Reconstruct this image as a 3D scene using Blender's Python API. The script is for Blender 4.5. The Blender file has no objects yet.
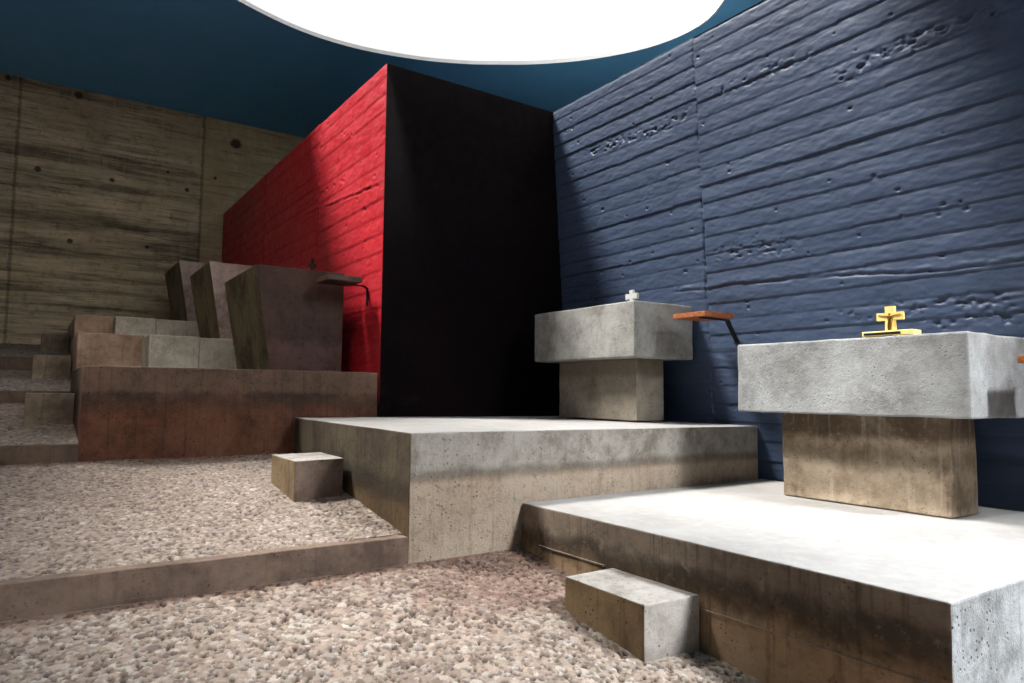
import bpy, bmesh, math, random
import numpy as np
from mathutils import Vector, Matrix, noise as mnoise

C = bpy.context.scene.collection
PI = math.pi
E = 1.5                      # eye height above the lowest floor
rng = np.random.default_rng(7)
random.seed(4)

# ------------------------------------------------------------------ object helpers
def link(name, me, mats, parent=None, loc=(0, 0, 0), smooth=False):
    o = bpy.data.objects.new(name, me)
    C.objects.link(o)
    for m in (mats if isinstance(mats, (list, tuple)) else [mats]):
        me.materials.append(m)
    if parent is not None:
        o.parent = parent
    o.location = loc
    if smooth:
        me.polygons.foreach_set('use_smooth', [True] * len(me.polygons))
    return o

def from_bm(name, bm, mats, parent=None, loc=(0, 0, 0), smooth=False):
    bmesh.ops.recalc_face_normals(bm, faces=bm.faces)
    me = bpy.data.meshes.new(name)
    bm.to_mesh(me); bm.free()
    return link(name, me, mats, parent, loc, smooth)

def struct(o):
    o['kind'] = 'structure'
    return o

def tag(o, label, cat, group=None):
    o['label'] = label; o['category'] = cat
    if group: o['group'] = group
    return o

def thing(name, label, cat, loc, group=None):
    o = bpy.data.objects.new(name, None)
    o.empty_display_size = .1
    C.objects.link(o); o.location = loc
    return tag(o, label, cat, group)

# ------------------------------------------------------------------ mesh helpers
def hexa(bm, lo, hi, bev=.008, cut=.12, jit=.0025, seed=0.0, mat=0):
    """eight-cornered block: lo / hi = four (x,y,z) corners each, same winding.
    Edges are cut into short pieces, arrises rounded and worn."""
    b = bmesh.new()
    v = [b.verts.new(p) for p in list(lo) + list(hi)]
    b.faces.new([v[3], v[2], v[1], v[0]]); b.faces.new(v[4:8])
    for i in range(4):
        j = (i + 1) % 4
        b.faces.new([v[i], v[j], v[4 + j], v[4 + i]])
    bmesh.ops.recalc_face_normals(b, faces=b.faces)
    # grid-like subdivision: cut each family of parallel edges
    L = max(e.calc_length() for e in b.edges)
    if cut:
        n = max(1, min(14, int(L / cut)))
        bmesh.ops.subdivide_edges(b, edges=list(b.edges), cuts=n, use_grid_fill=True)
    sharp = [e for e in b.edges if len(e.link_faces) == 2 and e.calc_face_angle(0) > .6]
    if bev:
        bmesh.ops.bevel(b, geom=sharp, offset=bev, segments=2, profile=.5, affect='EDGES', clamp_overlap=True)
    if jit:
        for q in b.verts:
            p = q.co
            d = mnoise.noise_vector(Vector((p.x * 7 + seed, p.y * 7 + seed * 3.1, p.z * 7)))
            q.co = p + d * jit
    for f in b.faces: f.material_index = mat
    me = bpy.data.meshes.new('t'); b.to_mesh(me); b.free()
    bm.from_mesh(me); bpy.data.meshes.remove(me)

def box(bm, x0, x1, y0, y1, z0, z1, **k):
    lo = [(x0, y0, z0), (x1, y0, z0), (x1, y1, z0), (x0, y1, z0)]
    hi = [(x0, y0, z1), (x1, y0, z1), (x1, y1, z1), (x0, y1, z1)]
    hexa(bm, lo, hi, **k)

def grid_mesh(name, P, cols=None, extra_v=(), extra_f=(), mat_idx=None):
    """P: (n,m,3) array -> quad grid"""
    n, m = P.shape[:2]
    nv = n * m
    V = P.reshape(-1, 3)
    if len(extra_v): V = np.vstack([V, np.array(extra_v, float)])
    i = np.arange(nv).reshape(n, m)
    q = np.stack([i[:-1, :-1], i[1:, :-1], i[1:, 1:], i[:-1, 1:]], -1).reshape(-1, 4)
    ex = np.array([[a + nv for a in f] for f in extra_f], int).reshape(-1, 4)
    F = np.vstack([q, ex])
    me = bpy.data.meshes.new(name)
    me.vertices.add(len(V)); me.vertices.foreach_set('co', V.astype(np.float32).ravel())
    me.loops.add(F.size); me.loops.foreach_set('vertex_index', F.astype(np.int32).ravel())
    me.polygons.add(len(F))
    me.polygons.foreach_set('loop_start', np.arange(0, F.size, 4, dtype=np.int32))
    me.polygons.foreach_set('loop_total', np.full(len(F), 4, dtype=np.int32))
    if cols is not None:
        a = me.attributes.new('tone', 'FLOAT_COLOR', 'POINT')
        cc = np.ones((len(V), 4), np.float32); cc[:nv, :3] = cols.reshape(-1, 3)
        a.data.foreach_set('color', cc.ravel())
    me.update(calc_edges=True); me.validate()
    return me

def vnoise(shape, sy, sx, seed, octaves=1):
    """smooth value noise on a grid, cell size in samples"""
    r = np.random.default_rng(seed)
    out = np.zeros(shape); amp = 1; tot = 0
    for k in range(octaves):
        ny, nx = int(shape[0] / sy) + 3, int(shape[1] / sx) + 3
        g = r.uniform(-1, 1, (ny, nx))
        yy = np.arange(shape[0]) / sy; xx = np.arange(shape[1]) / sx
        y0 = yy.astype(int); x0 = xx.astype(int)
        fy = (yy - y0)[:, None]; fx = (xx - x0)[None, :]
        fy = fy * fy * (3 - 2 * fy); fx = fx * fx * (3 - 2 * fx)
        a = g[np.ix_(y0, x0)]; b = g[np.ix_(y0, x0 + 1)]; c = g[np.ix_(y0 + 1, x0)]; d = g[np.ix_(y0 + 1, x0 + 1)]
        out += amp * ((a * (1 - fx) + b * fx) * (1 - fy) + (c * (1 - fx) + d * fx) * fy)
        tot += amp; amp *= .5; sy = max(1.5, sy / 2); sx = max(1.5, sx / 2)
    return out / tot

# ------------------------------------------------------------------ material helpers
class NT:
    def __init__(s, name):
        s.m = bpy.data.materials.new(name); s.m.use_nodes = True
        s.t = s.m.node_tree; s.n = s.t.nodes
        s.bsdf = s.n['Principled BSDF']; s.x = 0
    def node(s, typ, **kw):
        nd = s.n.new(typ)
        s.x += 30; nd.location = (-s.x, 0)
        for k, v in kw.items(): setattr(nd, k, v)
        return nd
    def put(s, sock, v):
        if isinstance(v, bpy.types.NodeSocket): s.t.links.new(v, sock)
        elif isinstance(v, (tuple, list)) and len(v) == 3 and sock.type == 'RGBA': sock.default_value = (*v, 1)
        else: sock.default_value = v
    def coord(s, scale=(1, 1, 1), off=(0, 0, 0)):
        if not hasattr(s, 'tc'): s.tc = s.node('ShaderNodeTexCoord').outputs['Object']
        mp = s.node('ShaderNodeMapping'); s.put(mp.inputs['Vector'], s.tc)
        mp.inputs['Scale'].default_value = scale; mp.inputs['Location'].default_value = off
        return mp.outputs[0]
    def noise(s, vec, scale=1, detail=6, rough=.6, dist=0):
        nd = s.node('ShaderNodeTexNoise'); s.put(nd.inputs['Vector'], vec)
        nd.inputs['Scale'].default_value = scale; nd.inputs['Detail'].default_value = detail
        nd.inputs['Roughness'].default_value = rough; nd.inputs['Distortion'].default_value = dist
        return nd.outputs['Fac']
    def voro(s, vec, scale=1, feature='F1', out='Distance', rand=1):
        nd = s.node('ShaderNodeTexVoronoi', feature=feature); s.put(nd.inputs['Vector'], vec)
        nd.inputs['Scale'].default_value = scale; nd.inputs['Randomness'].default_value = rand
        return nd.outputs[out]
    def ramp(s, fac, a, b, lo=0., hi=1.):
        nd = s.node('ShaderNodeMapRange'); nd.interpolation_type = 'SMOOTHSTEP'
        s.put(nd.inputs[0], fac); nd.inputs[1].default_value = a; nd.inputs[2].default_value = b
        nd.inputs[3].default_value = lo; nd.inputs[4].default_value = hi
        return nd.outputs[0]
    def math(s, op, a, b=0., clamp=False):
        nd = s.node('ShaderNodeMath', operation=op); nd.use_clamp = clamp
        s.put(nd.inputs[0], a); s.put(nd.inputs[1], b)
        return nd.outputs[0]
    def mix(s, fac, a, b, blend='MIX'):
        nd = s.node('ShaderNodeMix', data_type='RGBA', blend_type=blend)
        s.put(nd.inputs['Factor'], fac); s.put(nd.inputs['A'], a) if False else None
        s.put(nd.inputs[6], a); s.put(nd.inputs[7], b)
        return nd.outputs[2]
    def sep(s, vec):
        nd = s.node('ShaderNodeSeparateXYZ'); s.put(nd.inputs[0], vec); return nd.outputs
    def bump(s, h, strength=.5, dist=.01, prev=None):
        nd = s.node('ShaderNodeBump'); s.put(nd.inputs['Height'], h)
        nd.inputs['Strength'].default_value = strength; nd.inputs['Distance'].default_value = dist
        if prev is not None: s.t.links.new(prev, nd.inputs['Normal'])
        return nd.outputs[0]
    def finish(s, col, rough=.85, normal=None, spec=.3):
        s.put(s.bsdf.inputs['Base Color'], col); s.put(s.bsdf.inputs['Roughness'], rough)
        s.bsdf.inputs['Specular IOR Level'].default_value = spec
        if normal is not None: s.t.links.new(normal, s.bsdf.inputs['Normal'])
        return s.m

def concrete(name, light, dark, bands=(), streak=None, pits=.5, boards=0., scale=1., seed=0., rough_h=.5, holes=None, seams=None, speck=.35, grit=.58, honey=None):
    """cast concrete: mottled cement, vertical run marks, blow holes, optional
    weathering and tone bands: (z_low, z_high, colour, amount, raggedness)"""
    k = NT(name)
    base = k.coord((1, 1, 1), (seed, seed * .7, seed * .3))
    n1 = k.noise(base, 2.2 * scale, 9, .62, .3)
    n2 = k.noise(base, 11 * scale, 8, .7)
    n3 = k.noise(base, 60, 6, .75)
    st = k.noise(k.coord((26, 26, 1.6), (seed, 0, 0)), 1, 4, .6)
    col = k.mix(k.ramp(n1, .38, .62), tuple(c * .95 for c in dark), light)
    col = k.mix(k.ramp(n2, .38, .72, 0, .45), col, tuple(min(1, c * 1.25) for c in light))
    z = k.sep(k.tc)[2]
    wob = k.math('MULTIPLY', k.math('SUBTRACT', k.noise(base, 3.2, 8, .68, .5), .5), 1.)
    for (z0, z1, c, amt, rag) in bands:
        zz = k.math('ADD', z, k.math('MULTIPLY', wob, rag))
        w = .02 + rag * .12
        a = k.ramp(zz, z0 - w, z0 + w); b = k.ramp(zz, z1 - w, z1 + w, 1, 0)
        f = k.math('MULTIPLY', k.math('MULTIPLY', a, b), amt)
        f = k.math('MULTIPLY', f, k.ramp(n2, .25, .6, .62, 1.0))
        col = k.mix(f, col, c)
    if streak:
        col = k.mix(k.ramp(st, .5, .74, 0, streak[1]), col, streak[0])
    if boards:
        bd = k.noise(k.coord((.3, .3, 7), (seed, 0, 0)), 1, 12, .82)
        col = k.mix(k.ramp(bd, .42, .68, 0, boards), col, tuple(c * .42 for c in dark))
    n4 = k.noise(base, 21, 10, .8)
    col = k.mix(k.ramp(n4, .50, .70, 0, grit), col, tuple(c * .45 for c in dark))
    col = k.mix(k.ramp(n4, .46, .30, 0, grit * .6), col, tuple(min(1, c * 1.35) for c in light))
    # dark specks / blow holes
    v = k.voro(base, 34, 'F1'); g = k.noise(base, 7, 3, .5)
    pit = k.math('MULTIPLY', k.ramp(v, .13, .26, 1, 0), k.ramp(g, .47, .62))
    if honey:
        zz = k.math('ADD', z, k.math('MULTIPLY', wob, .08))
        hm = k.math('MULTIPLY', k.ramp(zz, honey[0] - .02, honey[0] + .02), k.ramp(zz, honey[1] - .02, honey[1] + .02, 1, 0))
        v2 = k.voro(base, 85, 'F1'); g2 = k.noise(base, 12, 3, .5)
        pit = k.math('MAXIMUM', pit, k.math('MULTIPLY', hm, k.math('MULTIPLY', k.ramp(v2, .16, .36, 1, 0), k.math('MULTIPLY', k.ramp(g2, .42, .62), .7))))
    col = k.mix(k.math('MULTIPLY', pit, pits), col, tuple(c * .3 for c in dark))
    col = k.mix(k.ramp(n3, .56, .78, 0, speck), col, tuple(c * .5 for c in dark))
    if holes:                       # formwork tie holes (world-size spots)
        for (hx, hz, r) in holes:
            xs = k.sep(k.tc)
            dx = k.math('SUBTRACT', xs[0], hx); dz = k.math('SUBTRACT', xs[2], hz)
            d = k.math('SQRT', k.math('ADD', k.math('MULTIPLY', dx, dx), k.math('MULTIPLY', dz, dz)))
            d = k.math('ADD', d, k.math('MULTIPLY', k.math('SUBTRACT', n2, .5), r * 1.4))
            col = k.mix(k.ramp(d, r * .7, r, .92, 0), col, (.012, .010, .008))
    if seams:
        xs = k.sep(k.tc)
        for (sx, w) in seams:
            d = k.math('ABSOLUTE', k.math('SUBTRACT', k.math('ADD', xs[0], k.math('MULTIPLY', wob, .12)), sx))
            col = k.mix(k.ramp(d, w * .4, w, .55, 0), col, tuple(c * .5 for c in dark))
    h = k.math('ADD', k.math('MULTIPLY', n2, .7), k.math('MULTIPLY', n3, .5))
    h = k.math('SUBTRACT', h, k.math('MULTIPLY', pit, 1.2 * pits))
    if boards: h = k.math('ADD', h, k.math('MULTIPLY', bd, 1.2))
    nb = k.bump(h, rough_h, .012)
    return k.finish(col, k.ramp(n1, .3, .7, .78, .95), nb, .25)

# ------------------------------------------------------------------ materials
G = lambda *c: tuple(.70 * ((v / 255) / 12.92 if v / 255 <= .04045 else ((v / 255 + .055) / 1.055) ** 2.4) for v in c)

M_blue = None
def paint(name, c1, c2, rough=.5, spec=.4, sc=1.):
    k = NT(name)
    b = k.coord()
    n = k.noise(b, 1.3, 6, .6); n2 = k.noise(b, 45 * sc, 6, .7); n3 = k.noise(b, 9 * sc, 6, .7)
    col = k.mix(k.ramp(n, .3, .7), c1, c2)
    col = k.mix(k.ramp(n3, .55, .8, 0, .3), col, tuple(c * .6 for c in c1))
    v = k.voro(b, 26, 'F1')
    pit = k.math('MULTIPLY', k.ramp(v, .06, .16, 1, 0), k.ramp(n3, .48, .6))
    h = k.math('SUBTRACT', k.math('ADD', k.math('MULTIPLY', n2, .35), n3), k.math('MULTIPLY', pit, 1.))
    return k.finish(col, k.ramp(n3, .3, .7, rough - .08, rough + .12), k.bump(h, .34, .010), spec)

M_blue = paint('blue_painted_concrete', G(58, 72, 98), G(68, 83, 109), .5, .28)
M_red = paint('red_painted_concrete', G(206, 30, 44), G(222, 44, 58), .45, .5)
M_black = paint('black_painted_concrete', G(7, 3, 5), G(14, 6, 8), .85, .06)
M_ceil = paint('blue_painted_ceiling', (.127, .423, .79), (.15, .456, .84), .75, .2, .4)
M_plain = concrete('plain_concrete', G(168, 164, 154), G(120, 114, 104))

BR = G(96, 70, 46); OC = G(140, 108, 70); DK = G(44, 36, 28)
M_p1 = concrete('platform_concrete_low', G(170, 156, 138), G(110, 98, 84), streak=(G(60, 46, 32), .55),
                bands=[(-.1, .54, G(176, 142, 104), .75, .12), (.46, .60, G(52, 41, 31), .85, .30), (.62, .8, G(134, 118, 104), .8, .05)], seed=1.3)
M_p1top = concrete('platform_concrete_trowelled', G(171, 168, 164), G(162, 158, 154), pits=.1, seed=2.1, rough_h=.25, speck=.1, grit=.12)
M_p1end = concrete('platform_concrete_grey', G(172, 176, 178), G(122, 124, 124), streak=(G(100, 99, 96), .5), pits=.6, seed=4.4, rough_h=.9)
M_p2 = concrete('platform_concrete_middle', G(176, 170, 160), G(128, 120, 110), streak=(G(90, 80, 66), .3),
                bands=[(-.2, .60, G(196, 172, 146), .7, .06), (.57, .635, G(80, 68, 54), .6, .06)], seed=7.7, pits=.5, rough_h=1., honey=(-.2, .6))
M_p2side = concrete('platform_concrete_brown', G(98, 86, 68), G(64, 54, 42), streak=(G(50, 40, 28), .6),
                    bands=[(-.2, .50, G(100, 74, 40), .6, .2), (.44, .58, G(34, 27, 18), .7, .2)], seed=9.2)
M_p3 = concrete('platform_concrete_rust', G(122, 92, 76), G(52, 36, 29), streak=(G(34, 22, 17), .5),
                bands=[(-.3, .58, G(124, 66, 36), .5, .22), (.52, .64, G(64, 46, 36), .5, .35), (.66, .9, G(132, 106, 88), .6, .05)], seed=3.5, pits=.9, rough_h=1., honey=(-.2, .56), grit=.55)
M_p4 = concrete('platform_concrete_grey_brown', G(214, 182, 154), G(160, 132, 108), seed=5.1, streak=(G(80, 66, 50), .3),
                bands=[(-.2, .10, G(150, 104, 66), .6, .1)])
M_step = concrete('step_concrete', G(178, 172, 164), G(136, 130, 122), pits=.9, seed=6.3, streak=(G(90, 78, 62), .2))
M_stepb = concrete('step_concrete_brown', G(134, 112, 82), G(92, 74, 52), pits=.9, seed=8.3, streak=(G(60, 46, 30), .4))
M_stepd = concrete('step_concrete_dark', G(150, 132, 112), G(108, 94, 78), pits=.6, seed=19.3, streak=(G(70, 62, 48), .3))
M_stepc = concrete('step_concrete_rose', G(150, 128, 114), G(110, 92, 80), pits=.9, seed=9.3, streak=(G(90, 74, 60), .3))
M_altar_top = concrete('altar_rendered_concrete', G(186, 188, 188), G(150, 150, 148), pits=.3, seed=2.9, rough_h=1.0, grit=.3)
M_altar2 = concrete('altar_cast_concrete', G(180, 178, 172), G(138, 134, 128), pits=.4, seed=12.9, rough_h=.45)
M_ped = concrete('pedestal_concrete', G(212, 192, 166), G(132, 110, 88), streak=(G(226, 214, 192), .3),
                 bands=[(.43, .60, G(78, 60, 44), .8, .12), (.28, .36, G(90, 70, 52), .45, .14), (.04, .18, G(104, 84, 66), .5, .2)], seed=10.2, rough_h=.7)  # first band: darker brown at the top, just below the slab
M_ped2 = concrete('pedestal_concrete_grey', G(160, 150, 134), G(124, 114, 100), seed=15.2, bands=[(.4, .6, G(100, 86, 68), .5, .1)])  # darker towards the top
M_trap = concrete('altar_polished_concrete', G(84, 64, 55), G(50, 37, 32), streak=(G(104, 82, 70), .3),
                  bands=[(-.1, .3, G(124, 92, 84), .5, .25)], seed=11.4, pits=.3, rough_h=.3, speck=.2)
def back_wall_mat():
    k = NT('board_marked_concrete')
    b = k.coord(); xyz = k.sep(k.tc)
    bd = k.noise(k.coord((.35, .35, 5.5)), 1, 12, .74, .2)
    bd2 = k.noise(k.coord((1.2, 1.2, 22)), 1, 8, .7, .3)
    bl = k.noise(b, .75, 9, .66, .4); fi = k.noise(b, 9, 9, .78)
    dr = k.noise(k.coord((7, 7, .45)), 1, 5, .62); dr2 = k.noise(k.coord((16, 16, .35)), 1, 4, .6)
    A, B_, D_ = (.80, .66, .44), (.44, .345, .215), (.032, .024, .015)
    col = k.mix(k.ramp(bl, .32, .68), B_, A)
    right = k.ramp(k.math('ADD', xyz[0], k.math('MULTIPLY', k.math('SUBTRACT', fi, .5), .12)), 2.30, 2.37)
    dark = k.math('MULTIPLY', k.ramp(k.math('ADD', k.math('MULTIPLY', bd, .75), k.math('MULTIPLY', bl, .35)), .48, .66), k.ramp(right, 0, 1, .78, .3))
    col = k.mix(dark, col, D_)
    col = k.mix(k.ramp(bd2, .48, .68, 0, .62), col, D_)
    col = k.mix(k.ramp(fi, .50, .70, 0, .6), col, D_)
    col = k.mix(k.ramp(fi, .46, .28, 0, .55), col, G(232, 214, 180))
    top = k.ramp(xyz[2], 4.4, 6.1)                      # pale lime runs from the top edge
    col = k.mix(k.math('MULTIPLY', k.ramp(dr2, .54, .66), k.math('MULTIPLY', top, .75)), col, G(216, 196, 156))
    col = k.mix(k.ramp(dr, .58, .74, 0, .5), col, G(190, 172, 138))
    col = k.mix(k.math('MULTIPLY', right, k.ramp(dr, .3, .7, .25, .6)), col, G(196, 170, 122))
    for (hx, hz, r) in [(.377, 4.905, .075), (-.125, 3.543, .05), (.92, 3.552, .045), (1.773, 3.853, .028), (2.094, 3.583, .045), (2.555, 3.888, .035),
                        (.367, 2.426, .05), (1.498, 2.469, .04), (2.898, 4.601, .11), (-.59, 4.939, .05)]:
        dx = k.math('SUBTRACT', xyz[0], hx); dz = k.math('SUBTRACT', xyz[2], hz + E)
        d = k.math('SQRT', k.math('ADD', k.math('MULTIPLY', dx, dx), k.math('MULTIPLY', dz, dz)))
        d = k.math('ADD', d, k.math('MULTIPLY', k.math('SUBTRACT', fi, .5), r * 1.6))
        col = k.mix(k.ramp(d, r * .6, r * 1.1, .85, 0), col, G(34, 30, 24))
    for sx in (2.335, -.42):
        d = k.math('ABSOLUTE', k.math('SUBTRACT', k.math('ADD', xyz[0], k.math('MULTIPLY', k.math('SUBTRACT', fi, .5), .1)), sx))
        col = k.mix(k.ramp(d, .01, .035, .5, 0), col, D_)
    h = k.math('ADD', k.math('MULTIPLY', bd, 1.5), k.math('ADD', k.math('MULTIPLY', bd2, .6), fi))
    return k.finish(col, .9, k.bump(h, .6, .02), .2)
M_back = back_wall_mat()
M_trap2 = concrete('altar_pale_concrete', G(206, 188, 176), G(150, 132, 120), streak=(G(120, 104, 90), .35), seed=31.4, pits=.3, rough_h=.35, speck=.25)
M_trapside = concrete('altar_streaked_concrete', G(158, 142, 108), G(92, 80, 62), streak=(G(58, 48, 38), .6), seed=41.4, pits=.3, rough_h=.35, speck=.3)
M_kerb = concrete('kerb_concrete', G(128, 108, 94), G(88, 72, 61), seed=17., streak=(G(70, 56, 44), .35))
M_white = paint('white_plaster', G(244, 245, 246), G(238, 240, 242), .9, .1, .3)

def pebble_mat():
    k = NT('pebble_aggregate')
    at = k.node('ShaderNodeAttribute', attribute_name='tone').outputs['Color']
    b = k.coord()
    n = k.noise(b, 150, 5, .7); n2 = k.noise(b, .9, 5, .6)
    col = k.mix(k.ramp(n, .35, .75, 0, .35), at, G(96, 78, 64))
    col = k.mix(k.ramp(n2, .45, .75, 0, .35), col, G(150, 112, 92), 'MULTIPLY')
    return k.finish(col, .8, k.bump(n, .4, .004), .25)
M_peb = pebble_mat()

def wood_mat(name, a, b_):
    k = NT(name)
    v = k.coord((4, 40, 40))
    n = k.noise(v, 1.2, 6, .65, .6); n2 = k.noise(k.coord((10, 160, 160)), 1, 3, .6)
    col = k.mix(k.ramp(n, .35, .7), a, b_)
    col = k.mix(k.ramp(n2, .5, .75, 0, .5), col, tuple(c * .4 for c in a))
    return k.finish(col, .55, k.bump(n2, .25, .002), .35)
M_wood = wood_mat('varnished_wood', G(150, 84, 44), G(210, 126, 68))
M_wood2 = wood_mat('dark_wood', G(60, 34, 26), G(92, 54, 40))
def metal(name, c, rough=.35, met=1.):
    k = NT(name); n = k.noise(k.coord(), 30, 5, .6)
    k.bsdf.inputs['Metallic'].default_value = met
    return k.finish(k.mix(k.ramp(n, .4, .8), c, tuple(v * .8 for v in c)), k.ramp(n, .3, .7, rough - .05, rough + .1), None, .5)
M_gold = metal('brushed_gold', (.95, .74, .26), .45, .12)
M_dgold = metal('dark_brass', G(150, 104, 40), .4, .8)
M_iron = metal('black_iron', (.012, .012, .014), .5, .6)
M_cross = paint('white_stone', G(226, 226, 222), G(206, 206, 202), .7, .3)

def emis(name, c, s):
    m = bpy.data.materials.new(name); m.use_nodes = True
    n = m.node_tree.nodes; n.clear()
    e = n.new('ShaderNodeEmission'); e.inputs[0].default_value = (*c, 1); e.inputs[1].default_value = s
    o = n.new('ShaderNodeOutputMaterial'); m.node_tree.links.new(e.outputs[0], o.inputs[0])
    return m

# ------------------------------------------------------------------ measurements (z relative to the eye)
YS, YB, Y3, Y4, YC = 3.709, 6.25, 8.523, 10.773, 13.5
X1, X2, XR = 2.613, 1.82, 2.73
ZC, ZW = 5.0, 3.245
T = [  # pebble floors: (y0, y1, z at y0, slope)
    (-5.2, YS, -.978 - .1335 * (YS + 5.2), .1335),
    (YS, YB, -.838, .114), (YB, Y3, -.425, .122), (Y3, Y4, -.035, .12), (Y4, YC, .388, .115)]
def tz(i, y): return T[i][2] + T[i][3] * (y - T[i][0])
def wallx(z): return 5.04 - .068 * (z + .26)

# ------------------------------------------------------------------ pebble floors
PAL = np.array([G(178, 160, 148), G(192, 178, 166), G(160, 140, 124), G(172, 148, 134), G(140, 120, 108), G(190, 178, 168), G(112, 92, 80), G(158, 146, 140), G(96, 82, 74)])
def floor(i, x0, x1, y0, y1, res, name='floor', seed=0, dens=2600, psc=.42, size=.0135):
    r = np.random.default_rng(seed)
    nx, ny = int((x1 - x0) / res) + 1, int((y1 - y0) / res) + 1
    xs = np.linspace(x0, x1, nx); ys = np.linspace(y0, y1, ny)
    H = np.zeros((ny, nx)); own = np.full((ny, nx), -1, int)
    Y1d = T[i][1]
    N = int((x1 - x0) * (y1 - y0) * dens)
    px = r.uniform(x0, x1, N); py = r.uniform(y0, y1, N)
    a = np.clip(r.lognormal(math.log(size), .42, N), max(.004, res * .7), .034); asp = r.uniform(.5, .95, N); th = r.uniform(0, PI, N)
    hh = .0016 + a * r.uniform(.08, .20, N)
    tilt = r.uniform(-.12, .12, (N, 2))
    for j in range(N):
        A = a[j]; w = int(A / res) + 2
        cx = int((px[j] - x0) / res); cy = int((py[j] - y0) / res)
        i0, i1, j0, j1 = max(0, cy - w), min(ny, cy + w + 1), max(0, cx - w), min(nx, cx + w + 1)
        dx = xs[None, j0:j1] - px[j]; dy = ys[i0:i1, None] - py[j]
        c, s = math.cos(th[j]), math.sin(th[j])
        u = (dx * c + dy * s) / A; v = (-dx * s + dy * c) / (A * asp[j])
        d2 = u * u + v * v
        h = hh[j] * np.sqrt(np.clip(1 - d2, 0, 1)) + (dx * tilt[j, 0] + dy * tilt[j, 1]) * (d2 < 1)
        sub = H[i0:i1, j0:j1]
        m = (h > sub) & (d2 < 1)
        sub[m] = h[m]; own[i0:i1, j0:j1][m] = j
    mort = .0022 + .0012 * vnoise((ny, nx), .018 / res, .018 / res, seed + 31, 2)
    own[H < mort] = -1; H = np.maximum(H, mort)
    K = int((x1 - x0) * (y1 - y0) * dens * psc)        # lost stones: small hollows
    pit = np.zeros((ny, nx))
    for _ in range(K):
        qx, qy = r.uniform(x0, x1), r.uniform(y0, y1); A = max(res * 1.1, r.uniform(.006, .015)); B = max(res * .8, A * r.uniform(.4, .75)); t0 = r.uniform(0, PI)
        cx = int((qx - x0) / res); cy = int((qy - y0) / res); w = int(A / res) + 3
        i0, i1, j0, j1 = max(0, cy - w), min(ny, cy + w + 1), max(0, cx - w), min(nx, cx + w + 1)
        dx = xs[None, j0:j1] - qx; dy = ys[i0:i1, None] - qy
        u = (dx * math.cos(t0) + dy * math.sin(t0)) / A; v = (-dx * math.sin(t0) + dy * math.cos(t0)) / B
        pit[i0:i1, j0:j1] = np.maximum(pit[i0:i1, j0:j1], np.clip(1.6 - 1.2 * (u * u + v * v), 0, 1))
    H = H * (1 - pit) - .012 * pit
    H += vnoise((ny, nx), .25 / res, .25 / res, seed + 5, 2) * .006
    pc = PAL[r.integers(0, len(PAL), N)] * r.uniform(.82, 1.04, (N, 1)) * .80 + PAL.mean(0) * .22
    col = np.where((own >= 0)[..., None], pc[np.clip(own, 0, None)], np.array(G(158, 138, 126)) * (.85 + .3 * vnoise((ny, nx), .02 / res, .02 / res, seed + 41, 2)[..., None]))
    col = col * (1 - pit[..., None]) + np.array(G(38, 27, 21)) * pit[..., None]
    col = col * np.array([.95, 1.0, .99])
    # darker red-brown tone along the foot of the next riser and the platform corner
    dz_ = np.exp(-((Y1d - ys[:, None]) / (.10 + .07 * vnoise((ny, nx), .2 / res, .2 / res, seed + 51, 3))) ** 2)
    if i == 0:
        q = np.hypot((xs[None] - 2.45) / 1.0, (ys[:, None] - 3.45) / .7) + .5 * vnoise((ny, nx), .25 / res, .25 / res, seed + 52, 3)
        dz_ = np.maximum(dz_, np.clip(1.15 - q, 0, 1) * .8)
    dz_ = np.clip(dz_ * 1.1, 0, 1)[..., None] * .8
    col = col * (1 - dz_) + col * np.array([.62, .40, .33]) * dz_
    P = np.zeros((ny, nx, 3))
    P[..., 0] = xs[None]; P[..., 1] = ys[:, None]
    P[..., 2] = H - .005 + np.array([tz(i, y) for y in ys])[:, None] + E
    # plain surround out of the dense patch, and the slab's underside
    X0, X1_, Y0, Y1 = -3.45, 5.3, T[i][0], T[i][1]
    z = lambda y, d=0: tz(i, y) + E - .006 - d
    ev, ef = [], []
    def quad(xa, xb, ya, yb):
        if xb - xa < .01 or yb - ya < .01: return
        k = len(ev); ev.extend([(xa, ya, z(ya)), (xb, ya, z(ya)), (xb, yb, z(yb)), (xa, yb, z(yb))]); ef.append((k, k + 1, k + 2, k + 3))
    quad(X0, x0, Y0, Y1); quad(x1, X1_, Y0, Y1); quad(x0, x1, Y0, y0); quad(x0, x1, y1, Y1)
    k = len(ev)
    d = .12
    ev.extend([(X0, Y0, z(Y0, d)), (X1_, Y0, z(Y0, d)), (X1_, Y1, z(Y1, d)), (X0, Y1, z(Y1, d))]); ef.append((k + 3, k + 2, k + 1, k))
    me = grid_mesh(name, P, col, ev, ef)
    # the surround uses the mean stone colour
    at = me.attributes['tone'].data
    for q in range(nx * ny, len(me.vertices)): at[q].color = (*[float(c) for c in PAL.mean(0) * .8], 1)
    o = link(name, me, M_peb, smooth=True)
    return struct(o)

floor(0, -1.7, 2.70, 1.55, YS - .012, .0062, seed=11)
floor(1, -1.7, 1.95, YS + .08, YB + .02, .0065, seed=12, dens=3000, size=.0105, psc=.38)
floor(2, -1.7, .42, YB + .08, Y3, .013, seed=13, dens=1500)
floor(3, -1.7, .5, Y3 + .08, Y4, .016, seed=14, dens=1200)
floor(4, -1.7, .55, Y4 + .08, YC - .02, .02, seed=15, dens=900)

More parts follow.
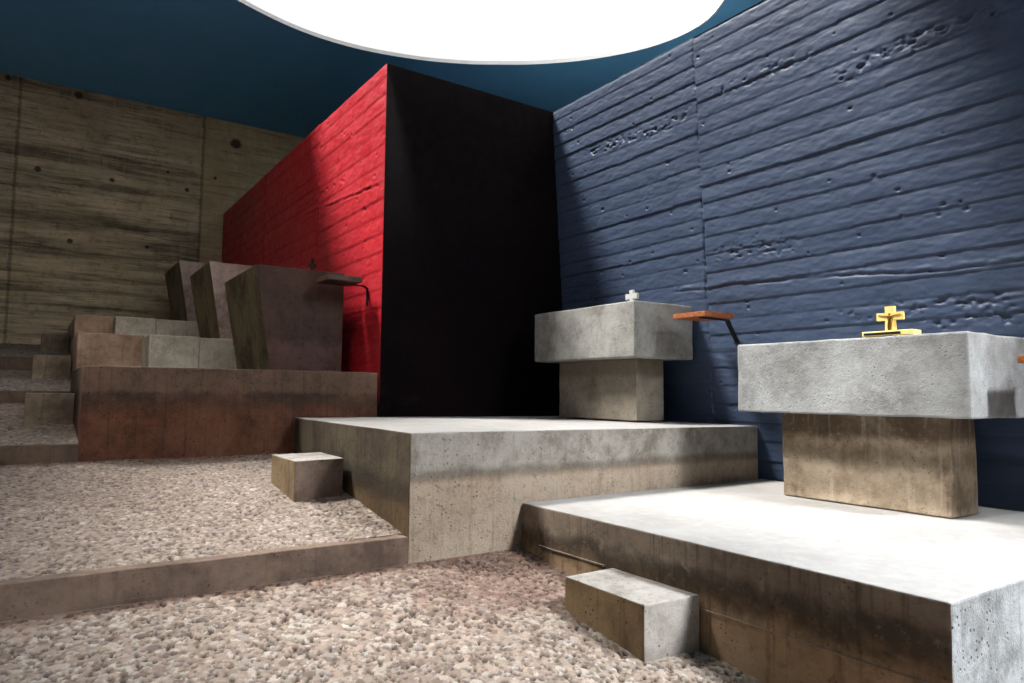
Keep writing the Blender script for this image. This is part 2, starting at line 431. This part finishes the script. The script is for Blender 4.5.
# concrete kerbs along each step of the floor
M_kerb2 = concrete('kerb_concrete_brown', G(108, 90, 75), G(74, 60, 50), seed=18., streak=(G(60, 42, 34), .4))
def kerb(i, y, x1, n):
    bm = bmesh.new()
    z1 = tz(i, y) + E + .008; z0 = tz(i - 1, y) + E - .06
    nseg = 1
    box(bm, -3.42, x1, y, y + .09, z0, z1, bev=.007, cut=.3, jit=.004, seed=i * 2.)
    o = from_bm('trim_%d' % n, bm, M_kerb if n == 1 else M_kerb2); struct(o)
kerb(1, YS, X2 + .0, 1); kerb(2, YB, .30, 2); kerb(3, Y3, .36, 3); kerb(4, Y4, .4, 4)

# ------------------------------------------------------------------ board-marked painted walls
def boardwall(L, Hh, res, seed, seams, board=.15, amp=.010, rough_rows=(), zoff=0., ridge=None):
    """relief (n_z, n_y) of a wall cast against horizontal boards"""
    r = np.random.default_rng(seed)
    nz, ny = int(Hh / res) + 1, int(L / res) + 1
    z = np.linspace(0, Hh, nz)[:, None] + 0 * np.zeros((1, ny)); y = np.linspace(0, L, ny)[None, :] + 0 * z
    D = np.zeros((nz, ny))
    ed = [-1e9] + sorted(seams) + [1e9]
    for a, b in zip(ed[:-1], ed[1:]):
        cols = (y[0] >= a) & (y[0] < b)
        if not cols.any(): continue
        yy = y[:, cols]; zz = z[:, cols]
        zz2 = zz + .008 * vnoise(zz.shape, 9e9, .9 / res, seed + int(abs(a) * 10) % 97) + r.uniform(-.05, .05) + (yy - yy.min()) * r.uniform(-.004, .004)
        edges = np.cumsum(np.r_[-.3 + r.uniform(0, .1), r.uniform(board * .9, board * 1.1, int(Hh / board) + 12)])
        idx = np.searchsorted(edges, zz2.ravel()).reshape(zz2.shape) - 1
        idx = np.clip(idx, 0, len(edges) - 2)
        t = (zz2 - edges[idx]) / (edges[idx + 1] - edges[idx])
        off = r.normal(0, .002, len(edges)); tl = r.normal(0, .003, len(edges))
        bow = .0095
        d = off[idx] + tl[idx] * (t - .5) + bow * (1 - t ** 2.2)
        edge = np.minimum(t, 1 - t) * (edges[idx + 1] - edges[idx])
        d -= .003 * np.exp(-(edge / .004) ** 2) * (.55 + .45 * vnoise(zz.shape, .08 / res, .5 / res, seed + 3, 2))
        D[:, cols] = d * amp / .010
    for s in seams:
        ys_ = y - s - .014 * vnoise(y.shape, .12 / res, 9e9, seed + 8, 3)
        D -= .014 * np.exp(-(ys_ / .0075) ** 2) * np.clip(.55 + 1.2 * vnoise(y.shape, .1 / res, 9e9, seed + 9, 2), .1, 1)
        D += .005 * (ys_ > 0) * np.exp(-np.abs(ys_) / .5)
    n = vnoise(D.shape, .06 / res, .22 / res, seed + 1, 4); D += n * .0035
    n2 = vnoise(D.shape, .022 / res, .045 / res, seed + 2, 3)
    D += vnoise(D.shape, .022 / res, .06 / res, seed + 12, 2) * .0022
    for (zc, w, y0, y1, am, slope) in rough_rows:        # honeycombed, badly compacted courses
        m = np.exp(-((z - zc - slope * (y - y0) + .03 * vnoise(D.shape, 9e9, .4 / res, seed + 6, 2)) / w) ** 2) * np.clip((y - y0) / .15, 0, 1) * np.clip((y1 - y) / .15, 0, 1)
        D += m * ((np.minimum(n2, -.05) * 1.3 + .06) * am + .1 * am * n)
    if ridge:                                           # pour joint: ragged lip
        for (zc, y0, y1, am, slope) in ridge:
            zr = zc + slope * (y - y0) + .018 * vnoise(D.shape, 9e9, .25 / res, seed + 21, 4) + .02 * vnoise(D.shape, 9e9, 1. / res, seed + 22)
            dd = z - zr
            m = np.clip((y - y0) / .1, 0, 1) * np.clip((y1 - y) / .1, 0, 1)
            D += m * am * (np.exp(-((dd - .012) / .018) ** 2) * (.35 + .7 * n2) - 1.1 * np.exp(-((dd + .014) / .009) ** 2) * np.clip(.6 + n * 1.4, 0, 1))
    # blow holes
    for _ in range(int(L * Hh * 6)):
        cy, cz = r.uniform(0, L), r.uniform(0, Hh); ra = r.uniform(.006, .014)
        j0, j1 = int((cy - .05) / res), int((cy + .05) / res) + 1; i0, i1 = int((cz - .05) / res), int((cz + .05) / res) + 1
        j0, i0 = max(j0, 0), max(i0, 0)
        if j1 <= j0 or i1 <= i0: continue
        dd = np.hypot((y[i0:i1, j0:j1] - cy) / r.uniform(1, 1.9), z[i0:i1, j0:j1] - cz)
        D[i0:i1, j0:j1] -= .014 * np.exp(-(dd / ra) ** 4)
    return y, z, D

# blue wall (leans forward a little towards its top), facing -x
y0b, z0b = .4, -1.0
L, Hh = YB + .15 - y0b, ZW - z0b
yy, zz, D = boardwall(L, Hh, .0095, 31, [4.165 - y0b], amp=.0085, rough_rows=[
    (2.58 - z0b, .05, 4.2 - y0b, 5.75 - y0b, .030, .0), (2.42 - z0b, .06, .8 - y0b, 2.9 - y0b, .030, .0), (2.62 - z0b, .05, 2.9 - y0b, 4.1 - y0b, .02, .02),
    (1.2 - z0b, .07, 3.2 - y0b, 4.15 - y0b, .022, 0), (.5 - z0b, .06, .6 - y0b, 2.4 - y0b, .03, 0), (.62 - z0b, .05, 1.7 - y0b, 3. - y0b, .024, 0)],
    ridge=[(.80 - z0b, 1. - y0b, 4.6 - y0b, .010, .055), (.60 - z0b, .8 - y0b, 2.6 - y0b, .007, .02)])
P = np.zeros(yy.shape + (3,))
P[..., 1] = yy + y0b; zr = zz + z0b; P[..., 2] = zr + E
P[..., 0] = wallx(zr) - D
P[-3:, :, 0] += .004
zb, zt = z0b + E, ZW + E
ev = [(wallx(z0b), y0b, zb), (wallx(ZW), y0b, zt), (wallx(ZW) - .0, YB + .15, zt), (wallx(z0b), YB + .15, zb),
      (5.6, -5.2, zb - 1), (5.6, -5.2, zt), (5.6, YC, zt), (5.6, YC, zb - 1),
      (wallx(-2.), -5.2, zb - 1), (wallx(ZW), -5.2, zt), (wallx(z0b), y0b, zb - 1), (wallx(ZW), YC, zt), (wallx(z0b), YC, zb)]
ef = [(8, 10, 0, 8), ]
ef = [(9, 1, 2, 11), (9, 11, 6, 5), (4, 5, 6, 7), (8, 4, 5, 9)]
ev += [(wallx(-2.), y0b, zb - 1), (wallx(ZW), y0b, zt), (wallx(z0b), -5.2, zb - 1), (wallx(ZW), YB + .15, zt)]
ef += [(8, 13, 14, 9)]
ef = [f for f in ef if f != (9, 1, 2, 11)]
me = grid_mesh('wall_right', P, None, ev, ef)
struct(link('wall_right', me, M_blue, smooth=False))

# red and black block between the side wall and the back wall
y0r, z0r = YB, -.12
L, Hh = YC - y0r + .02, ZW - z0r
yy, zz, D = boardwall(L, Hh, .014, 47, [8.17 - y0r, 10.60 - y0r], board=.175, amp=.006, rough_rows=[(2.35 - z0r, .04, .9, 2.6, .02, 0)], ridge=[(2.05 - z0r, .05, 2.4, .012, .07)])
P = np.zeros(yy.shape + (3,))
P[..., 1] = yy + y0r; P[..., 2] = zz + z0r + E; P[..., 0] = XR - D
P[:, 0, 0] = XR; P[:, 0, 1] = YB
xw = 5.02
ev = [(XR, YB, -.5 + E), (xw + .1, YB, -.5 + E), (wallx(ZW) + .05, YB, ZW + E), (XR, YB, ZW + E),
      (XR, YC, ZW + E), (wallx(ZW) + .05, YC, ZW + E)]
ef = [(0, 1, 2, 3), (3, 2, 5, 4)]
me = grid_mesh('wall_middle', P, None, ev, ef)
wm = struct(link('wall_middle', me, [M_red, M_black], smooth=False))
npoly = len(me.polygons)
me.polygons[npoly - 2].material_index = 1
me.polygons[npoly - 1].material_index = 1

# back, left and front walls
bm = bmesh.new(); box(bm, -3.7, 9.2, YC, YC + .3, -1., ZC + .02 + E, bev=0, cut=0, jit=0)
struct(from_bm('wall_back', bm, M_back))
bm = bmesh.new(); box(bm, -3.7, -3.4, -5.4, YC, -1.2, ZC + .02 + E, bev=0, cut=0, jit=0)
struct(from_bm('wall_left', bm, M_plain))
bm = bmesh.new(); box(bm, -3.7, 9.2, -5.4, -5.1, -1.4, ZC + .02 + E, bev=0, cut=0, jit=0)
struct(from_bm('wall_front', bm, M_plain))
bm = bmesh.new(); box(bm, 9.0, 9.3, -5.4, YC, -.2, ZC + .02 + E, bev=0, cut=0, jit=0)
struct(from_bm('wall_outer', bm, M_blue))
bm = bmesh.new(); box(bm, 5.5, 9.1, -5.4, YC, ZW - .5 + E, ZW - .25 + E, bev=0, cut=0, jit=0)
struct(from_bm('floor', bm, M_plain))

RIM = [(1.907, 9.146), (2.372, 9.331), (2.814, 9.448), (3.554, 9.477), (4.281, 9.333), (4.986, 9.065), (5.634, 8.664), (6.236, 8.196), (6.738, 7.625),
       (7.115, 6.968), (7.235, 6.512), (7.232, 6.062), (7.154, 5.813), (7.027, 5.613), (6.5, 4.8), (5.5, 3.95), (4.2, 3.4), (2.6, 3.45), (1.1, 4.1), (.1, 5.2),
       (-.25, 6.5), (.1, 7.75), (.9, 8.62)]
_a = np.array([math.atan2(y - 6.5, x - 3.6) for x, y in RIM]); _r = np.array([math.hypot(x - 3.6, y - 6.5) for x, y in RIM])
_o = np.argsort(_a); _a, _r = _a[_o], _r[_o]
_ga = np.linspace(-PI, PI, 721); _gr = np.interp(_ga, np.r_[_a - 2 * PI, _a, _a + 2 * PI], np.r_[_r, _r, _r])
_k = np.hanning(25); _k /= _k.sum(); _gr = np.convolve(np.r_[_gr[-61:-1], _gr, _gr[1:61]], _k, 'same')[60:-60]
def oval(c, r, a):
    """outline of an opening: the large one is an irregular oval, the left one long, the near one round"""
    x, y = math.cos(a), math.sin(a)
    if r > 3:
        q = float(np.interp(math.atan2(y, x), _ga, _gr)) + (r - 3.64)
        return c[0] + q * x, c[1] + q * y
    if c[0] < -1 and r < 1.2 and c[1] > 5: y *= 2.1
    return c[0] + r * x, c[1] + r * y
# ceiling with the large light opening, two unseen ones and an added fill opening
SK = [((3.6, 6.5), 3.64), ((5.2, -3.2), 1.5), ((-1.45, 6.6), .97), ((-2.1, 2.7), .95)]
bm = bmesh.new()
def loop(pts):
    v = [bm.verts.new(p) for p in pts]
    return [bm.edges.new((v[i], v[(i + 1) % len(v)])) for i in range(len(v))]
zc = ZC + E
ed = loop([(-3.7, -5.4, zc), (9.2, -5.4, zc), (9.2, YC + .2, zc), (-3.7, YC + .2, zc)])
for (c, r) in SK:
    ed += loop([(*oval(c, r, a), zc) for a in np.linspace(0, 2 * PI, 129)[:-1]])
bmesh.ops.triangle_fill(bm, use_beauty=True, use_dissolve=False, edges=ed)
g = bmesh.ops.extrude_face_region(bm, geom=list(bm.faces))
for v in g['geom']:
    if isinstance(v, bmesh.types.BMVert): v.co.z += .05
struct(from_bm('ceiling', bm, M_ceil))

# the light shafts and the added fill shaft: white plastered funnels up to a glazed top
def shaft(n, c, r, top, rt, h, strength=0, colr=None):
    bm = bmesh.new()
    N = 128; lo, hi, lo2, hi2 = [], [], [], []
    for a in np.linspace(0, 2 * PI, N + 1)[:-1]:
        ca, sa = math.cos(a), math.sin(a)
        lo.append(bm.verts.new((*oval(c, r - .012, a), zc - .002))); hi.append(bm.verts.new((*oval(top, rt, a), zc + h)))
        lo2.append(bm.verts.new((*oval(c, r + .2, a), zc + .02))); hi2.append(bm.verts.new((*oval(top, rt + .2, a), zc + h)))
    for i in range(N):
        j = (i + 1) % N
        bm.faces.new((lo[i], lo[j], hi[j], hi[i])); bm.faces.new((lo2[j], lo2[i], hi2[i], hi2[j]))
        bm.faces.new((hi[i], hi[j], hi2[j], hi2[i])); bm.faces.new((lo[j], lo[i], lo2[i], lo2[j]))
    o = struct(from_bm('window_%d' % n, bm, M_white, smooth=False))
    if not strength: return
    bm = bmesh.new()
    v = [bm.verts.new((top[0] + (rt + .1) * math.cos(a), top[1] + (rt + .1) * math.sin(a), zc + h + .005)) for a in np.linspace(0, 2 * PI, 65)[:-1]]
    f = bm.faces.new(v)
    me = bpy.data.meshes.new('pane'); bm.to_mesh(me); bm.free()
    p = link('pane', me, emis('shaft_glow_%d' % n, colr, strength), o)
shaft(1, *SK[0], SK[0][0], SK[0][1], .06)
shaft(3, *SK[2], SK[2][0], SK[2][1], .06)
shaft(4, *SK[3], (-2.1, 1.1), .75, 1.4, 70., (1., .97, .92))  # added shaft out of view; its glowing pane brightens the back and left
shaft(2, *SK[1], (5.2, -3.4), 1.0, 1.6, 520., (.94, .97, 1.))

# ------------------------------------------------------------------ platforms
def platform(x0, x1, y0, y1, zt, zb, mats, label, zdrop=0., xi=0., skew=0., lips=()):
    """mats: [long side, end, top]"""
    bm = bmesh.new()
    lo = [(0, 0, 0), (x1 - x0, 0, 0), (x1 - x0, y1 - y0, 0), (skew, y1 - y0, 0)]
    h = zt - zb
    hi = [(xi, 0, h), (x1 - x0, 0, h - zdrop), (x1 - x0, y1 - y0, h - zdrop), (xi + skew, y1 - y0, h)]
    for (lz, la, lb) in lips:      # fins left by the formwork joints
        box(bm, -.007, .03, la, lb, lz - .005, lz + .005, bev=.002, cut=.08, jit=.004, seed=lz)
    hexa(bm, lo, hi, bev=.009, cut=.2, jit=.003, seed=x0 + y0)
    bmesh.ops.recalc_face_normals(bm, faces=bm.faces)
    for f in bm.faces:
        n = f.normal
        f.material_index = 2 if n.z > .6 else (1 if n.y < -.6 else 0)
    o = from_bm('altar_platform', bm, mats, loc=(x0, y0, zb + E))
    return tag(o, label, 'platform')

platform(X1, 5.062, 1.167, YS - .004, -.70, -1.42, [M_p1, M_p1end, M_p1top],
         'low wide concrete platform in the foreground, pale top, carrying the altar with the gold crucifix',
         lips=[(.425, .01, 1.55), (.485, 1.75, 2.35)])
platform(X2, 5.03, YS, YB - .004, -.237, -1.10, [M_p2side, M_p2, M_p1top],
         'concrete platform in front of the black wall, carrying the altar with the small white cross', zdrop=.02, skew=.105)
platform(.30, XR - .02, YB, Y3 - .09, .18, -.68, [M_p3, M_p3, M_p3],
         'rust-stained concrete platform against the red wall, longest of the left group', xi=.004)

def back_platform(x0, xs, xm, x1, y0, y1, zt, zb, label, seed, rec):
    bm = bmesh.new()
    k = 1 + rec / y0; a = x0 * k - x0; h = zt * k - zb       # the left part stands further back
    hexa(bm, [(a, rec, 0), (xs + .02 - x0, rec, 0), (xs + .02 - x0, y1 - y0, 0), (a, y1 - y0, 0)],
         [(a, rec, h - .004), (xs + .02 - x0, rec, h + .004), (xs + .02 - x0, y1 - y0, h), (a, y1 - y0, h)], seed=seed)
    o = from_bm('altar_platform', bm, M_p4, loc=(x0, y0, zb + E))
    tag(o, label, 'platform')
    bm = bmesh.new()
    box(bm, 0, xm - xs - .003, -.08, y1 - y0, 0, zt - zb + .004, seed=seed + 2)
    box(bm, xm - xs, x1 - xs, -.065, y1 - y0, 0, zt - zb - .002, seed=seed + 4)
    from_bm('plinth', bm, M_p4b, o, loc=(xs - x0, 0, 0))
    return o
M_p4b = concrete('platform_concrete_pale', G(250, 240, 220), G(214, 202, 180), seed=25.1, streak=(G(110, 96, 74), .2))
back_platform(.345, 1.0, 1.51, XR - .03, Y3, Y4 - .09, .588, .02, 'brown concrete platform behind the rust-stained one, middle tier of the stepped left group', 2.2, .50)
back_platform(.395, .855, 1.345, XR - .03, Y4, YC - .05, .972, .40, 'grey concrete platform highest and farthest in the stepped left group', 6.2, .22)

# ------------------------------------------------------------------ step blocks
def step(x0, x1, y0, y1, z1, zb, label, mats, plan=None):
    bm = bmesh.new(); h = z1 - zb
    q = plan or [(x0, y0), (x1, y0), (x1, y1), (x0, y1)]
    x0, y0 = q[0]
    hexa(bm, [(a - x0, b - y0, 0) for a, b in q], [(a - x0, b - y0, h) for a, b in q], bev=.006, cut=.1, jit=.003, seed=x0 + y0)
    bmesh.ops.recalc_face_normals(bm, faces=bm.faces)
    for f in bm.faces: f.material_index = 1 if abs(f.normal.x) > .6 else (2 if f.normal.z > .6 and len(mats) > 2 else 0)
    o = from_bm('step_block', bm, mats, loc=(x0, y0, zb + E))
    return tag(o, label, 'step', 'concrete step blocks beside the platforms')
step(2.262, 2.609, 2.268, 2.838, -.925, tz(0, 2.268) - .05, 'concrete step block nearest the camera, against the low foreground platform', [M_step, M_stepb],
     [(2.262, 2.268), (2.596, 2.246), (2.598, 2.836), (2.271, 2.838)])
step(1.44, 1.815, 4.66, 5.24, -.467, tz(1, 4.66) - .02, 'concrete step block at the left side of the middle platform, on pebble floor', [M_stepc, M_stepb, M_step],
     [(1.452, 4.67), (1.816, 4.75), (1.838, 5.29), (1.457, 5.24)])
step(-.062, .296, 7.234, 7.80, -.041, tz(2, 7.234) - .03, 'dark concrete step block left of the rust-stained platform, lower of the two far ones', [M_stepd, M_stepd])
step(-.030, .340, 9.693, 10.25, .386, tz(3, 9.693) - .03, 'dark concrete step block left of the brown middle-tier platform, second farthest', [M_stepd, M_stepd])
step(.045, .390, 11.942, 12.45, .775, tz(4, 11.942) - .03, 'shadowy concrete step block farthest back, in front of the bare concrete wall', [M_stepd, M_stepd])

# ------------------------------------------------------------------ altars
def altar(label, bx, by, zb, base, topd, mats):
    """base=(x0,x1,y0,y1,h, taper) ; top=(x0,x1,y0,y1,h)"""
    t = thing('altar', label, 'altar', (bx, by, zb + E + .005))
    x0, x1, ya, yb, h, tp = base
    bm = bmesh.new()
    lo = [(x0, ya, 0), (x1 + tp, ya, 0), (x1 + tp, yb, 0), (x0, yb, 0)]
    hi = [(x0, ya - tp * .6, h), (x1 - tp, ya - tp * .6, h), (x1 - tp, yb + tp * .6, h), (x0, yb + tp * .6, h)]
    hexa(bm, lo, hi, bev=.008, jit=.004, seed=bx + by)
    from_bm('pedestal', bm, mats[1], t)
    x0, x1, ya, yb, hh = topd
    bm = bmesh.new()
    box(bm, x0, x1, ya, yb, h + .001, h + hh, bev=.012, cut=.1, jit=.005, seed=bx - by)
    from_bm('altar_top', bm, mats[0], t)
    return t
altar('broad rough-rendered concrete altar at the right, carrying the gold crucifix', 4.375, 1.92, -.70,
      (0, .33, .01, 1.10, .575, .012), (-.19, .58, -.19, 1.33, 1.055 - .575), [M_altar_top, M_ped])
altar('smooth concrete altar on the middle platform, with a small white cross on top', 4.40, 4.49, -.243,
      (0, .338, 0, 1.11, .552, 0), (-.197, .54, -.172, 1.275, 1.040 - .552), [M_altar2, M_ped2])

def wedge_altar(y0, zb, ht, ln, label, front=None):
    bm = bmesh.new()
    x0t, x0b, x1 = 1.697, 1.862, 2.57
    hexa(bm, [(0, 0, 0), (x1 - x0b, 0, 0), (x1 - x0b, ln, 0), (.03, ln, 0)],
         [(x0t - x0b, 0, ht), (x1 - x0b + .005, 0, ht), (x1 - x0b + .005, ln, ht), (x0t - x0b + .012, ln, ht)], bev=.006, jit=.003, seed=y0)
    bmesh.ops.recalc_face_normals(bm, faces=bm.faces)
    for f in bm.faces: f.material_index = 1 if f.normal.x < -.6 else 0
    o = from_bm('altar', bm, [front or M_trap2, M_trapside], loc=(x0b, y0, zb + E + .006))
    return tag(o, label, 'altar', 'wedge altars in the stepped left group')
wedge_altar(6.85, .18, 1.02, 1.43, 'wedge-shaped concrete altar on the rust-stained platform, nearest of the leaning three', M_trap)
wedge_altar(9.10, .588, .98, 1.38, 'wedge-shaped concrete altar on the brown middle-tier platform, second of the leaning three')
wedge_altar(11.37, .972, .956, 1.50, 'wedge-shaped concrete altar on the highest platform, farthest of the leaning three')

# ------------------------------------------------------------------ small wooden shelves on bent iron brackets
def shelf(x0, y0, z, label, wood, wallat, drop, ww=.35, dd=.35, arm=.5, bend=.03, plate=.03, tk=.020):
    t = thing('credence_shelf', label, 'shelf', (x0, y0, z + E))
    bm = bmesh.new(); box(bm, 0, ww, 0, dd, -.018, 2 * tk - .018, bev=.003, cut=.1, jit=.0008)
    from_bm('board', bm, wood, t)
    bm = bmesh.new()
    m = dd * arm; w = .022; th = .010
    xs = wallat - x0
    pts = [(.05, -.024), (ww * .6, -.024), (ww + bend, -.027), (xs - .004, -drop), (xs - .004, -drop - plate)]
    path = []
    for i, (a, b) in enumerate(pts):
        p = Vector((a, b)); d0 = (p - Vector(pts[i - 1])).normalized() if i else None
        d1 = (Vector(pts[i + 1]) - p).normalized() if i < len(pts) - 1 else d0
        if d0 is None: d0 = d1
        n = (d0 + d1).normalized(); nn = Vector((-n.y, n.x))
        path.append((p + nn * th * .5, p - nn * th * .5))
    ring = []
    for (u, l) in path:
        ring.append([bm.verts.new((u.x, m - w, u.y)), bm.verts.new((u.x, m + w, u.y)), bm.verts.new((l.x, m + w, l.y)), bm.verts.new((l.x, m - w, l.y))])
    for a, b in zip(ring[:-1], ring[1:]):
        for i in range(4):
            j = (i + 1) % 4; bm.faces.new((a[i], a[j], b[j], b[i]))
    bm.faces.new(ring[0]); bm.faces.new(ring[-1][::-1])
    from_bm('bracket', bm, M_iron, t)
    return t
shelf(4.48, 3.785, .660, 'small wooden shelf on a bent iron bracket, beside the altar with the white cross', M_wood, 4.985, .19, arm=.25)
shelf(4.40, 1.235, .205, 'small reddish wooden shelf at the right edge, beside the altar with the gold crucifix', M_wood, 5.0, .19, arm=.25)
shelf(2.255, 6.44, 1.082, 'dark wooden shelf on the red wall, at the front corner of the nearest wedge altar', M_wood2, XR - .005, .05, .35, .33, arm=.45, bend=.07, plate=.17, tk=.026)

# ------------------------------------------------------------------ crosses
t = thing('crucifix', 'gold cross with a small figure, on a slotted gold base on the right altar', 'crucifix', (4.25, 2.18, .3625 + E))
bm = bmesh.new(); box(bm, -.05, .05, -.152, .152, 0, .03, bev=.003, cut=0, jit=0)
b = from_bm('base', bm, M_gold, t)
bm = bmesh.new(); box(bm, -.0525, -.049, -.08, .140, .008, .021, bev=0, cut=0, jit=0)
from_bm('dark_inset', bm, M_iron, b)
bm = bmesh.new()
prof = [(-.030, .03), (.030, .03), (.028, .098), (.080, .096), (.080, .143), (.028, .141), (.029, .180), (-.029, .180), (-.028, .141), (-.078, .143), (-.078, .096), (-.027, .098)]
f0 = [bm.verts.new((-.012, a, c)) for a, c in prof]; f1 = [bm.verts.new((.012, a, c)) for a, c in prof]
bm.faces.new(f0); bm.faces.new(f1[::-1])
for i in range(len(prof)):
    j = (i + 1) % len(prof); bm.faces.new((f0[i], f0[j], f1[j], f1[i]))
bmesh.ops.recalc_face_normals(bm, faces=bm.faces)
bmesh.ops.bevel(bm, geom=[e for e in bm.edges if e.calc_face_angle(0) > .5], offset=.002, segments=2, affect='EDGES')
from_bm('cross', bm, M_gold, t)

def figure(parent):
    """one skinned relief body, arms stretched along the crossbar"""
    J = [(0, 0, .10, .0085), (0, 0, .122, .0085), (0, .001, .140, .010), (0, 0, .150, .0045), (-.003, -.003, .162, .0075),
         (0, .018, .147, .0042), (0, .038, .149, .0036), (0, .060, .152, .003), (0, .068, .153, .003),
         (0, -.018, .147, .0042), (0, -.038, .149, .0036), (0, -.060, .152, .003), (0, -.068, .153, .003),
         (0, .006, .092, .006), (-.003, .006, .070, .0052), (0, .003, .048, .0036), (-.003, .003, .042, .003),
         (0, -.006, .092, .006), (-.003, -.005, .070, .0052), (0, -.002, .048, .0036), (-.003, -.002, .042, .003)]
    Ed = [(0, 1), (1, 2), (2, 3), (3, 4), (2, 5), (5, 6), (6, 7), (7, 8), (2, 9), (9, 10), (10, 11), (11, 12), (0, 13), (13, 14), (14, 15), (15, 16), (0, 17), (17, 18), (18, 19), (19, 20)]
    me = bpy.data.meshes.new('figure')
    me.from_pydata([(j[0] - .016, j[1], j[2] - .024) for j in J], Ed, [])
    o = link('figure', me, M_dgold, parent)
    s = o.modifiers.new('Skin', 'SKIN')
    for v, j in zip(me.skin_vertices[0].data, J): v.radius = (j[3], j[3])
    me.skin_vertices[0].data[0].use_root = True
    o.modifiers.new('Sub', 'SUBSURF').levels = 2; o.modifiers['Sub'].render_levels = 2
    o['label'] = 'dark brass figure with outstretched arms'
figure(t)

def flared_cross(name, label, loc, h, w, arm, flare, th, mat, cz):
    bm = bmesh.new()
    a, f = arm, flare
    prof = [(-f, 0), (f, 0), (a, cz - a), (w, cz - f), (w, cz + f), (a, cz + a), (f, h), (-f, h), (-a, cz + a), (-w, cz + f), (-w, cz - f), (-a, cz - a)]
    f0 = [bm.verts.new((-th, p, q)) for p, q in prof]; f1 = [bm.verts.new((th, p, q)) for p, q in prof]
    bm.faces.new(f0); bm.faces.new(f1[::-1])
    for i in range(len(prof)):
        j = (i + 1) % len(prof); bm.faces.new((f0[i], f0[j], f1[j], f1[i]))
    bmesh.ops.recalc_face_normals(bm, faces=bm.faces)
    bmesh.ops.bevel(bm, geom=[e for e in bm.edges if e.calc_face_angle(0) > .5], offset=th * .25, segments=2, affect='EDGES')
    return tag(from_bm(name, bm, mat, loc=loc), label, 'cross')
flared_cross('cross', 'small white stone cross with stubby arms on the middle altar', (4.54, 4.69, .803 + E), .158, .078, .024, .030, .014, M_cross, .098)

t = thing('cross', 'small dark metal cross standing on the nearest wedge altar by the red wall', 'cross', (2.455, 7.5, 1.207 + E))
bm = bmesh.new()
ret = bmesh.ops.create_cone(bm, cap_ends=True, segments=24, radius1=.045, radius2=.028, depth=.03, matrix=Matrix.Translation((0, 0, .015)))
from_bm('base', bm, M_iron, t)
bm = bmesh.new()
prof = [(-.014, .03), (.014, .03), (.016, .145), (.045, .143), (.045, .185), (.016, .183), (.017, .24), (-.017, .24), (-.016, .183), (-.045, .185), (-.045, .143), (-.016, .145)]
f0 = [bm.verts.new((p, -.009, q)) for p, q in prof]; f1 = [bm.verts.new((p, .009, q)) for p, q in prof]
bm.faces.new(f0); bm.faces.new(f1[::-1])
for i in range(len(prof)):
    j = (i + 1) % len(prof); bm.faces.new((f0[i], f0[j], f1[j], f1[i]))
from_bm('upright', bm, M_iron, t)

# ------------------------------------------------------------------ world, camera, view
w = bpy.data.worlds.new('World'); bpy.context.scene.world = w
w.use_nodes = True
w.node_tree.nodes['Background'].inputs[0].default_value = (1, 1, 1, 1)
w.node_tree.nodes['Background'].inputs[1].default_value = 1.02

sun = bpy.data.lights.new('Sun', 'SUN'); sun.energy = 9.4; sun.angle = math.radians(13); sun.color = (1, .975, .94)
so = bpy.data.objects.new('Sun', sun); C.objects.link(so); so.location = (1, 9, 12)
so.rotation_euler = Vector((.47, -.41, -1)).to_track_quat('-Z', 'Y').to_euler()

f_, th_, ps, ro = 698.5, math.radians(4.2), math.radians(34.27), math.radians(.54)
fw = Vector((math.sin(ps) * math.cos(th_), math.cos(ps) * math.cos(th_), math.sin(th_)))
rt = Vector((math.cos(ps), -math.sin(ps), 0)); up = rt.cross(fw)
c, s = math.cos(ro), math.sin(ro)
r0 = rt * c + up * s; d0 = -(up * c - rt * s)
cam = bpy.data.cameras.new('Camera'); co = bpy.data.objects.new('Camera', cam); C.objects.link(co)
co.matrix_world = Matrix(((r0.x, -d0.x, -fw.x, 0), (r0.y, -d0.y, -fw.y, 0), (r0.z, -d0.z, -fw.z, E), (0, 0, 0, 1)))
cam.sensor_width = 36; cam.lens = f_ / 1024 * 36; cam.clip_end = 100
sc = bpy.context.scene
sc.camera = co
sc.view_settings.view_transform = 'Standard'; sc.view_settings.look = 'None'
sc.view_settings.gamma = 1; sc.view_settings.use_curve_mapping = False
sc.view_settings.exposure = 0.0
sc.cycles.use_denoising = True
